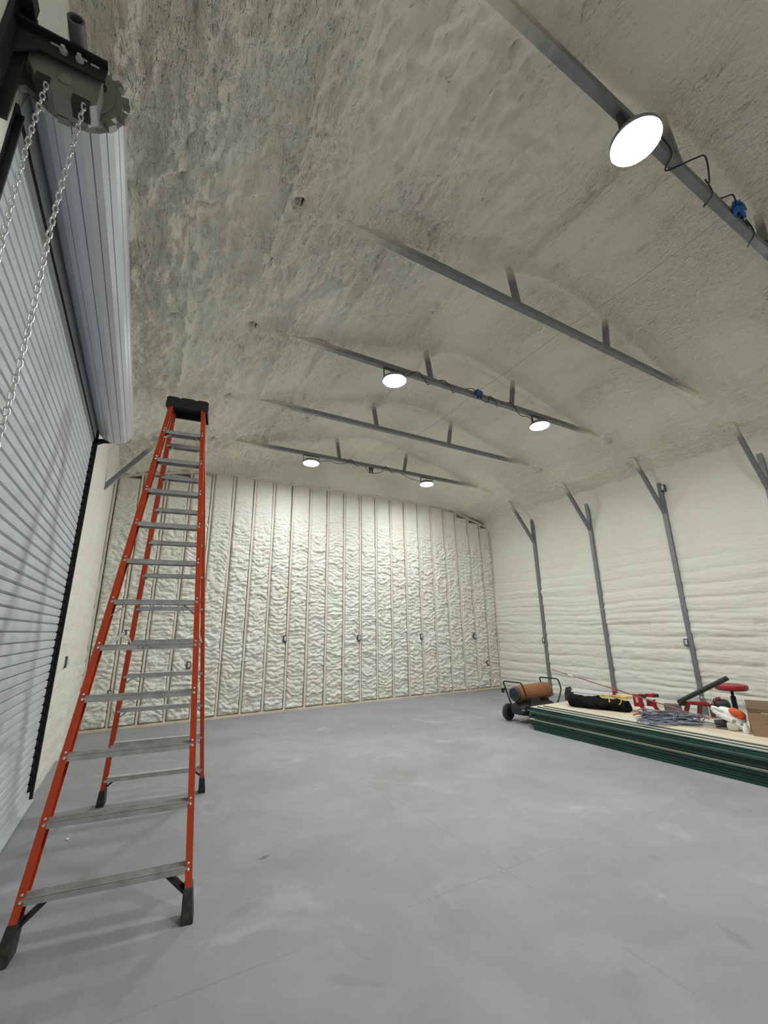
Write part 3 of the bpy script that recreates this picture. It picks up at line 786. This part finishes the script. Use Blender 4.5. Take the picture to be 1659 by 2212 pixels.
# top cap
b = MB(); cw = .352
ol = [(-cw/2, 0), (-cw/2+.015, .068), (-.085, .070), (-.078, .058), (-.055, .058), (-.048, .070), (.05, .070), (.057, .058), (.08, .058), (.087, .070), (cw/2-.015, .068), (cw/2, 0), (cw/2, -.075), (cw/2-.02, -.075), (cw/2-.055, -.045), (-cw/2+.055, -.045), (-cw/2+.02, -.075), (-cw/2, -.075)]
b.prism([(u, v*.75) for u, v in ol], -.135, -.115, lambda u, v, t: (u, t, HT+.015+v)); b.prism([(u, v*.75) for u, v in ol], .115, .135, lambda u, v, t: (u, t, HT+.015+v))
b.box((0, 0, HT+.052), (cw-.03, .25, .02)); b.box((-cw/2+.008, 0, HT+.02), (.014, .25, .085)); b.box((cw/2-.008, 0, HT+.02), (.014, .25, .085))
tc_ = b.build('top_cap', M_blackp, lad, bevel=.003)
# spreaders with centre hinge
for s in (-1, 1):
    u = .3048*4.7/LEN
    a, c = rail_pt(-1, s, u), rail_pt(1, s, u)
    a += Vector((-s*.02, 0, 0)); c += Vector((-s*.02, 0, 0))
    m_ = (a+c)/2+Vector((-s*.02, .1, .10))
    b = MB(); b.beam(a, m_, .004, .028, up=(0, 0, 1)); b.beam(m_, c, .004, .028, up=(0, 0, 1)); sp_ = b.build('spreader', M_alu, lad)
    b = MB(); b.box(m_, (.014, .05, .045)); b.build('hinge', M_blackp, sp_, bevel=.004)
b = MB(); q = (rail_pt(-1, -1, (.3048*5+STEP0[-1])/LEN)+rail_pt(-1, 1, (.3048*5+STEP0[-1])/LEN))/2
b.box(q+Vector((-.02, -.0415, -.004)), (.085, .001, .018)); b.build('rating_label', mat('label_print', (.55, .54, .52), .6, col2=(.12, .12, .12), vscale=90), lad)

# ================================================================== GREEN PANEL STACK
SX0, SX1, SY0, SY1 = 6.0, 7.18, .35, 4.97
def sheet(z, dx, dy, lip, idx, ncream):
    # section along x: turned-down lip, flat strips with ribs
    TH = .003
    top = [(0, -lip), (.006, -lip*.15), (.020, 0)]
    x = .020
    for k in range(6):
        x0 = .13+k*.19
        top += [(x0, 0), (x0+.008, -.005), (x0+.018, -.005), (x0+.026, 0)]
    top += [(SX1-SX0, 0)]
    n = len(top); b = MB(); vs = []
    y0, y1 = SY0+dy*.3, SY1+dy
    for t in (y0, y1):
        vs += [(SX0+dx+u, t, z+v) for u, v in top]
        vs += [(SX0+dx+u+(TH if i < 2 else 0), t, z+v-TH) for i, (u, v) in enumerate(top)]
    fs = []; mi = []
    N2 = 2*n
    for i in range(n-1):
        fs.append((i, i+1, N2+i+1, N2+i)); mi.append(0 if i < 2 else 1)
        fs.append((n+i, N2+n+i, N2+n+i+1, n+i+1)); mi.append(0)
        fs.append((i, n+i, n+i+1, i+1)); mi.append(0); fs.append((N2+i, N2+i+1, N2+n+i+1, N2+n+i)); mi.append(0)
    fs.append((0, N2, N2+n, n)); mi.append(0); fs.append((n-1, 2*n-1, N2+2*n-1, N2+n-1)); mi.append(0)
    b.v = vs; b.f = fs; b.mi = mi
    o = b.build('steel_panel', [M_green, M_cream], None); return o
# z of the flat, x offset, y offset, lip height
LAY = [(.034, .004, -.05, .030), (.052, .018, -.02, .014), (.088, .016, -.04, .032), (.128, .000, .02, .034), (.140, -.012, .05, .009),
       (.188, .042, -.03, .036), (.218, .028, -.10, .026), (.246, .006, .01, .022), (.293, .030, .00, .040), (.303, .036, .03, .006), (.316, .095, -.07, .009), (.329, .165, -.13, .009)]
ORD = ['lowest', 'second up', 'third up', 'fourth up', 'fifth up', 'sixth up', 'seventh up', 'fifth down', 'fourth down', 'third down', 'second down', 'topmost']
for i, (z, dx, dy, lip) in enumerate(LAY):
    o = sheet(z, dx, dy, lip, i, 0)
    tag(o, 'long green steel panel with cream back, %s in the stack by the heater' % ORD[i], 'steel panel', 'steel panels in the stack')
ZT = .330

# ================================================================== HEATER
ht = thing('torpedo_heater', 'bronze torpedo heater with black tank, wheels and two tube handles', 'heater', (6.16, 5.34, 0), R(4))
MX = Matrix.Rotation(R(90), 3, 'Y')
HZ = .435
b = MB(); b.lathe([(.098, -.03), (.112, -.02), (.125, .04), (.128, .10), (.128, .72), (.120, .765), (.095, .785)], (0, 0, HZ), MX, 32); br = b.build('barrel', M_heater, ht, smooth=True)
b = MB(); b.box((.40, -.1275, HZ-.045), (.76, .008, .008)); b.box((.40, .1275, HZ-.045), (.76, .008, .008)); b.build('seam', M_heater, br)
b = MB(); b.lathe([(.100, -.075), (.108, -.06), (.108, -.02)], (0, 0, HZ), MX, 28)
fg = b.build('fan_grille', M_darkgrey, ht, smooth=True)
b = MB()
for rr in (.03, .055, .08): b.tube([(-.079, rr*math.cos(2*math.pi*k/24), HZ+rr*math.sin(2*math.pi*k/24)) for k in range(24)], .0035, 5, closed=True)
b.lathe([(.03, -.086), (.03, -.078)], (0, 0, HZ), MX, 16)
b.build('grille_ring', M_black, fg)
b = MB(); b.lathe([(.085, .786), (.085, .79)], (0, 0, HZ), MX, 24); b.build('outlet', M_gap, ht)
b = MB(); b.ball((.36, 0, .205), (.42, .17, .095), 28, 12, sq=.45); tk = b.build('fuel_tank', M_blackp, ht, smooth=True)
b = MB(); b.box((.36, 0, .305), (.62, .20, .03)); b.box((.06, -.02, .30), (.06, .16, .05)); b.build('cradle', M_black, ht, bevel=.004)
b = MB(); b.box((.30, -.10, .335), (.24, .03, .10)); b.build('control_box', M_darkgrey, ht, bevel=.004)
b = MB(); b.box((.06, -.171, .215), (.11, .002, .022)); b.box((-.05, -.135, .215), (.06, .002, .02), Matrix.Rotation(R(-25), 3, 'Z')); b.build('tank_label', mat('faded_label', (.28, .28, .28), .6), tk)
for yy in (.265, -.265):
    b = MB(); Mw = Matrix.Rotation(R(90), 3, 'X')
    b.lathe([(.115, -.028), (.128, -.020), (.130, 0), (.128, .020), (.115, .028)], (.06, yy, .130), Mw, 30); wl_ = b.build('wheel', M_rubber, ht, smooth=True)
    b = MB(); b.lathe([(.075, -.030), (.075, .030)], (.06, yy, .130), Mw, 24); b.build('wheel_hub', M_black, wl_)
b = MB(); b.tube([(.06, -.29, .13), (.06, .29, .13)], .010, 8); b.build('axle', M_black, ht)
def rounded(P, r=.05, n=5):
    out = [Vector(P[0])]
    for i in range(1, len(P)-1):
        a, c, d = Vector(P[i-1]), Vector(P[i]), Vector(P[i+1]); p = c+(a-c).normalized()*r; q = c+(d-c).normalized()*r
        for k in range(n+1):
            u = k/n; out.append(p*(1-u)**2+c*2*u*(1-u)+q*u*u)
    out.append(Vector(P[-1])); return out
b = MB(); b.tube(rounded([(.10, -.19, .16), (.02, -.19, .34), (-.10, -.19, .625), (-.10, .19, .625), (.02, .19, .34), (.10, .19, .16)]), .0115, 8); b.build('handle', M_black, ht, smooth=True)
b = MB(); b.tube(rounded([(.62, -.19, .14), (.80, -.19, .30), (.90, -.19, .46), (.84, -.19, .62), (.84, .19, .62), (.90, .19, .46), (.80, .19, .30), (.62, .19, .14)]), .0115, 8); b.build('handle', M_black, ht, smooth=True)
b = MB(); b.box((-.075, .205, .50), (.05, .05, .018)); b.box((-.10, .205, .475), (.018, .05, .06)); b.build('cord_hook', M_black, ht)

# ================================================================== THINGS ON THE STACK
def facing(px, py, z, dz=0.0):
    p = at(px, py, 2, z); return Vector((p.x, p.y, z+dz))
def RZA(p): return -math.atan2(p.x-CAM.x, p.y-CAM.y)      # local y points away from where one stands
RZ = -R(62)

# folded canopy: black canvas roll with silver poles
b0 = Vector((6.52, 4.62, ZT)); b1 = Vector((6.76, 3.84, ZT)); dv = (b1-b0); L0 = dv.length; ang = math.atan2(dv.y, dv.x)
cb = thing('folded_canopy', 'folded black canvas canopy with silver poles on the panel stack', 'canopy', b0, ang)
b = MB()
ns = 26; nr = 20
vs = []; fs = []
for i in range(ns):
    u = i/(ns-1); x = u*L0
    sc = 1-.15*u+.06*math.sin(u*17)+.03*math.sin(u*41)
    if i in (0, ns-1): sc *= .55
    for k in range(nr):
        a = 2*math.pi*k/nr
        ca, sa = math.cos(a), math.sin(a)
        ry, rz = .17, .078
        wob = 1+.10*math.sin(3*a+u*9)+.06*math.sin(5*a-u*23)
        vs.append((x, ry*sc*wob*ca, max(.001, .080*sc+rz*sc*wob*sa)))
for i in range(ns-1):
    for k in range(nr): fs.append((i*nr+k, i*nr+(k+1) % nr, (i+1)*nr+(k+1) % nr, (i+1)*nr+k))
fs += [tuple(range(nr-1, -1, -1)), tuple((ns-1)*nr+k for k in range(nr))]
b.add(vs, fs); b.build('canvas', M_fabric, cb, smooth=True)
for yy, zz, x1 in ((.06, .215, 1.12), (.02, .198, 1.02), (.10, .195, 1.08)):
    b = MB(); b.beam((.02, yy, zz), (x1, yy, zz-.03), .024, .024); b.build('pole', M_silver, cb, bevel=.003)
b = MB(); b.box((-.02, .05, .15), (.07, .16, .15)); b.box((-.03, .05, .235), (.035, .14, .03)); b.box((-.06, .0, .12), (.03, .03, .12)); b.box((-.06, .1, .12), (.03, .03, .12)); b.build('bracket', M_blackp, cb, bevel=.006)
b = MB()
rq = random.Random(5)
for q in range(16):
    x = rq.choice((.36, .44, .50, .56, .60, .64, .68))+rq.uniform(-.03, .03); P = []; y_ = rq.uniform(-.06, .02); a = rq.uniform(-.9, .9)
    for j in range(9):
        x += .022*math.cos(a); y_ += .022*math.sin(a); a += rq.uniform(-.7, .7); y_ = min(.05, max(-.13, y_))
        P.append((x, y_, .172+.022*rq.random()-1.6*max(0, -y_-.03)**1.3))
    b.tube(P, .0065, 5)
b.build('rope', M_yellow, cb, smooth=True)
b = MB(); b.box((.62, .05, .22), (.035, .05, .06)); b.build('pole_clip', M_red, cb, bevel=.003)

# red ladder jacks
def jack(px, py, label, sc=1.0, flip=1):
    p = facing(px, py, ZT)
    t = thing('red_bracket', label, 'bracket', p, RZ, 'red steel brackets on the stack')
    b = MB(); b.box((-.045, .0, .160), (.088, .035, .155)); b.box((.0, .05, .165), (.035, .10, .150)); b.build('plate', M_red, t, bevel=.003)
    b = MB(); b.beam((-.03, .03, .13), (.04, .03, .012), .05, .045, up=(1, 0, 0)); b.beam((.01, .08, .13), (.01, .08, .003), .03, .03, up=(1, 0, 0)); b.beam((.03, .06, .008), (.14, .06, .008), .05, .012); b.build('leg', M_red, t, bevel=.002)
    b = MB(); b.beam((-.02, .03, .21), (.06, .06, .215), .05, .04, up=(0, 0, 1)); b.build('arm', M_blackp, t, bevel=.003)
    return t
jk = jack(1389, 1541, 'red steel bracket with a pale printed mark, beside the yellow rope')
b = MB(); b.box((-.045, -.0185, .165), (.03, .002, .06)); b.box((-.05, -.0185, .205), (.045, .002, .008)); b.build('mark', mat('pale_red', (.62, .35, .36), .6), jk)
jack(1417, 1540, 'plain red steel bracket standing under the long thin rod')

# long thin rod leaning over the stack
ra = Vector((6.89, 5.20, .775)); rb = at(1532, 1553, 2, .455)
b = MB(); b.tube([ra+(rb-ra)*i/10 for i in range(11)], .0075, 8); ro = b.build('fibre_rod', M_rodred, None, smooth=True); tag(ro, 'long thin red rod slanting over the stack past the heater', 'rod')
b = MB(); b.tube([ra+(rb-ra)*.145, ra+(rb-ra)*.19], .0082, 8); o = b.build('ferrule', M_white, ro)

# grey coiled cord
cp0 = at(1372, 1548, 2, ZT+.03); cp1 = at(1526, 1561, 2, ZT+.03); dv = cp1-cp0; L1 = dv.length; ang = math.atan2(dv.y, dv.x)
b = MB()
rr_ = random.Random(11)
for q in range(20):
    cy = rr_.uniform(-.09, .10); hl = rr_.uniform(.34, .43)*L1; hwid = rr_.uniform(.03, .10); cx = L1/2+rr_.uniform(-.06, .06); z0 = .012+rr_.uniform(0, .11)*(1-abs(cy)/.14)
    P = []
    for j in range(36):
        a = 2*math.pi*j/36
        xx = cx+hl*math.copysign(abs(math.cos(a))**.7, math.cos(a)); pinch = .45+.55*abs((xx-L1*.60)/(L1*.5))
        P.append((xx, (cy+hwid*math.sin(a))*pinch+.012*math.sin(a*3+q), max(.008, z0+.015*math.sin(2*a+q)+.01*math.sin(5*a+q*2))))
    b.tube(P, .0068, 6, closed=True)
for q, (cx, cy, l_, w_, ro_a) in enumerate(((.14, -.22, .22, .075, .35), (.17, -.28, .19, .06, .55), (.20, -.20, .24, .09, .25), (.11, -.13, .20, .06, .15), (.25, -.26, .20, .05, .5), (.45, -.12, .30, .10, -.1), (.50, -.13, .26, .07, -.2))):
    P = []
    for j in range(32):
        a = 2*math.pi*j/32; x_ = l_*math.cos(a); y_ = w_*math.sin(a)*(1.1-.5*math.cos(a))
        X_ = cx+.10+x_*math.cos(ro_a)-y_*math.sin(ro_a); Y_ = cy+.06+x_*math.sin(ro_a)+y_*math.cos(ro_a)
        P.append((X_, Y_, .010+.008*q*.5+.006*math.sin(3*a+q)))
    b.tube(P, .0068, 6, closed=True)
for xw in (.56, .585):
    b.tube([(L1*xw+.02*math.sin(a), .13*math.cos(a), .05+.052*math.sin(a)) for a in [2*math.pi*j/20 for j in range(20)]], .0068, 6, closed=True)
o = b.build('coiled_cord', M_cordgrey, None, smooth=True); o.location = (cp0.x, cp0.y, ZT+.002); o.rotation_euler = (0, 0, ang)
tag(o, 'bundled coil of blue-grey cord on the panel stack', 'cord')
b = MB()
for q in range(3):
    b.tube([(-.02+.12*u, .06+.03*q*u-.02*math.sin(u*4+q), .02+.02*math.sin(u*3)) for u in np.linspace(0, 1, 9)], .009, 6)
o = b.build('orange_strap', mat('dull_orange', (.38, .09, .04), .7), None, smooth=True); p = facing(1372, 1550, ZT); o.location = p; o.rotation_euler = (0, 0, RZ)
tag(o, 'short dull orange strap poking out under the grey coil', 'strap')

# creeper seat: black board raised on a red frame
p = at(1466, 1522, 0, 7.02)
cr_ = thing('folding_creeper', 'folding creeper with raised black board, red frame and black headrest', 'creeper', (p.x, p.y, ZT), RZ)
CAZ = -RZ; cdir = Vector((math.cos(CAZ), -math.sin(CAZ), 0))
PXM = 165.0
def loc(px, py, dy=0.0):       # offset in the creeper's own upright plane
    q = at(px, py, 2, 0) - CAM
    n = Vector((math.sin(CAZ), math.cos(CAZ), 0)); base = Vector((p.x, p.y, 0))+n*dy
    t_ = (base-CAM).dot(n)/q.dot(n); P = CAM+q*t_
    d = P-Vector((p.x, p.y, ZT)); return Vector((d.dot(cdir), dy, max(P.z-ZT, .004)))
b = MB(); b.beam(loc(1464, 1517), loc(1572, 1464), .09, .05, up=(0, 0, 1)); bd = b.build('board', M_blackp, cr_, bevel=.012)
b = MB(); b.beam(loc(1466, 1519), loc(1482, 1520), .06, .05); b.build('hinge', M_black, cr_, bevel=.004)
b = MB(); b.beam(loc(1482, 1518), loc(1525, 1519), .045, .035); b.beam(loc(1525, 1519), loc(1542, 1527), .045, .035); b.beam(loc(1482, 1518, .16), loc(1542, 1524, .16), .045, .035)
b.beam(loc(1482, 1519), loc(1482, 1518, .16), .04, .03); b.build('frame', M_red, cr_, bevel=.006)
b = MB(); P0 = loc(1560, 1524, .05)
b.ball(P0, (.085, .10, .075), 24, 14, sq=.6); b.build('headrest', M_blackp, cr_, smooth=True)
b = MB(); P1 = loc(1543, 1524, .02)
b.tube(rounded([P1+Vector((.005, 0, -.09)), P1+Vector((-.012, 0, .0)), P1+Vector((.02, 0, .075)), P1+Vector((.08, 0, .088))], .03), .020, 8); b.build('headrest_frame', M_red, cr_, smooth=True)
b = MB(); b.tube([loc(1533, 1488), loc(1541, 1522)], .003, 6); b.tube([loc(1537, 1487), loc(1546, 1521)], .003, 6); b.build('stay_rod', M_silver, cr_)
b = MB()
for px1, px2 in ((1486, 1480), (1512, 1510), (1536, 1540)):
    b.beam(loc(px1, 1521), Vector((loc(px2, 1540).x, 0, .016)), .05, .05, up=(0, 1, 0)); b.beam(loc(px1, 1521, .16), Vector((loc(px2, 1540).x, .16, .012)), .03, .03, up=(0, 1, 0))
b.build('leg', mat('dark_red_steel', (.10, .02, .02), .5), cr_)

# grey flat carton and small pink wrappers behind the coil
p = facing(1456, 1541, ZT)
b = MB(); b.box((0, .06, .055), (.20, .10, .11)); o = b.build('grey_case', mat('grey_case', (.14, .125, .115), .7), None, bevel=.006); o.location = p; o.rotation_euler = (0, 0, RZ); tag(o, 'low grey case between the red brackets and the creeper', 'case')
for i, (qx, qy, s_) in enumerate(((1442, 1533, .04), (1462, 1532, .06), (1452, 1537, .045))):
    p = facing(qx-4, qy+17, ZT+.0)
    b = MB(); b.ball((0, 0, .02), (s_, s_*.5, .022), 10, 6, sq=.8); o = b.build('pink_wrapper', mat('pinkish', (.58, .36, .30), .6), None, smooth=True); o.location = p+Vector((0, 0, .0)); o.rotation_euler = (0, .0, RZ+.4*i)
    tag(o, ('smallest pinkish wrapper, at the red bracket end of the grey case', 'largest pinkish wrapper, at the creeper end of the grey case', 'mid-sized pinkish wrapper before the middle of the grey case')[i], 'wrapper', 'wrappers by the grey case')

# leaf blower
p = facing(1587, 1577, ZT)
bl = thing('leaf_blower', 'white leaf blower with orange cover and dark nozzle tube', 'leaf blower', p, RZA(p)); bl.scale = (.80, .80, .82)
Mt = Matrix.Rotation(R(24), 3, 'Y')
b = MB(); b.ball((.0, .02, .175), (.165, .10, .085), 26, 14, Mt, sq=.75); b.build('body', M_white, bl, smooth=True)
b = MB(); b.ball((.065, -.035, .215), (.100, .06, .062), 20, 12, Mt, sq=.8); oc = b.build('cover', M_orangep, bl, smooth=True)
b = MB()
for q in range(5): b.box(Vector((.02+.024*q, -.075, .222-.011*q)), (.006, .03, .07), Mt)
b.build('cooling_slot', M_orangep, oc)
hp = [(-.05, -.05, .165), (-.12, -.06, .185), (-.185, -.06, .235), (-.215, -.06, .262), (-.200, -.06, .285), (-.15, -.06, .268), (-.10, -.06, .245), (-.05, -.04, .225)]
b = MB(); b.tube(rounded(hp, .02, 3), .021, 10); b.tube([(-.20, -.05, .24), (-.10, -.07, .175), (.02, -.06, .115), (.06, -.05, .08)], [.03, .035, .04, .04], 12); b.build('handle', M_white, bl, smooth=True)
b = MB(); b.ball((-.01, -.05, .055), (.068, .055, .055), 18, 10, sq=.6); b.build('fuel_tank', M_tank, bl, smooth=True)
b = MB(); b.box((.01, -.088, .125), (.06, .03, .075), Mt); vv = b.build('motor_vent', M_white, bl, bevel=.008)
b = MB()
for q in range(3): b.box((-.003+.014*q, -.106, .125), (.005, .004, .05), Mt)
b.build('slot', M_gap, vv)
b = MB(); b.tube([(-.01, .03, .07), (-.12, .03, .064), (-.21, .02, .056)], [.058, .052, .048], 14); b.build('nozzle', M_blackp, bl, smooth=True)

# small white jug and cardboard box
p = facing(1614, 1584, ZT)
b = MB(); b.lathe([(.028, 0), (.032, .01), (.032, .06), (.014, .085), (.014, .10)], n=16); o = b.build('white_bottle', M_white, None, smooth=True); o.location = p; tag(o, 'small white bottle between the leaf blower and cardboard box', 'bottle')
p = facing(1630, 1590, ZT)
cbx = thing('cardboard_box', 'open brown cardboard box at the end of the panel stack', 'box', p, RZA(p)+R(3))
bw, bd_, bh = .44, .30, .225
b = MB(); t_ = .006
b.box((bw/2, 0, bh/2), (bw, t_, bh)); b.box((bw/2, bd_, bh/2), (bw, t_, bh)); b.box((0, bd_/2, bh/2), (t_, bd_, bh)); b.box((bw, bd_/2, bh/2), (t_, bd_, bh)); b.box((bw/2, bd_/2, .004), (bw, bd_, t_))
b.build('body', M_card, cbx)
b = MB(); b.beam((bw/2, bd_, bh), (bw/2, bd_+.05, bh+.085), bw, .005, up=(0, 1, 0)); b.build('flap', M_cardin, cbx)
b = MB(); b.beam((0, bd_/2, bh), (-.02, bd_/2, bh+.06), bd_*.95, .005, up=(1, 0, 0)); b.build('flap', M_cardin, cbx)
b = MB(); b.beam((bw/2, 0, bh), (bw/2, -.09, bh-.03), bw, .005, up=(0, 1, 0)); 
b = MB(); b.box((.14, -.004, .13), (.07, .002, .006)); b.build('printed_mark', M_cardin, cbx)
b = MB(); b.box((.26, .16, bh-.05), (.30, .2, .04)); b.build('packing', mat('packing', (.34, .29, .20), .9), cbx)

# mechanic stool behind the stack
st = thing('roller_stool', 'round red vinyl mechanic stool on a black post behind the stack', 'stool', (7.86, 3.06, 0))
b = MB(); b.lathe([(.12, .605), (.170, .610), (.186, .625), (.189, .660), (.180, .678), (.13, .686), (.02, .688)], n=36); b.build('seat', M_redvinyl, st, smooth=True)
b = MB(); b.lathe([(.018, .48), (.018, .606)], n=14); b.lathe([(.032, .12), (.030, .53)], n=18); b.build('post', M_black, st, smooth=True)
for q in range(5):
    a = 2*math.pi*q/5
    b = MB(); b.beam((.02*math.cos(a), .02*math.sin(a), .13), (.24*math.cos(a), .24*math.sin(a), .08), .035, .025); lg = b.build('leg', M_black, st)
    b = MB(); b.lathe([(.028, -.012), (.028, .012)], (.24*math.cos(a), .24*math.sin(a), .028), Matrix.Rotation(a, 3, 'Z') @ Matrix.Rotation(R(90), 3, 'X'), 14); b.box((.24*math.cos(a), .24*math.sin(a), .06), (.02, .02, .04)); b.build('caster', M_blackp, lg)

# ---- foam crumbs on the slab
for i, (qx, qy, s_) in enumerate(((145, 1815, .012), (1088, 1884, .006), (605, 1620, .007), (330, 1592, .006))):
    p = at(qx, qy, 2, 0)
    b = MB(); b.ball((0, 0, s_*.6), (s_, s_*.8, s_*.6), 8, 6); o = b.build('foam_crumb', M_crumb, None, smooth=True); o.location = (p.x, p.y, 0)
    tag(o, ('small white foam crumb on the slab between the ladder feet', 'tiny pale crumb on the open slab before the panel stack', 'tiny pale crumb on the slab before the stud wall', 'tiny pale crumb on the slab between the ladder and stud wall')[i], 'crumb', 'crumbs on the floor')
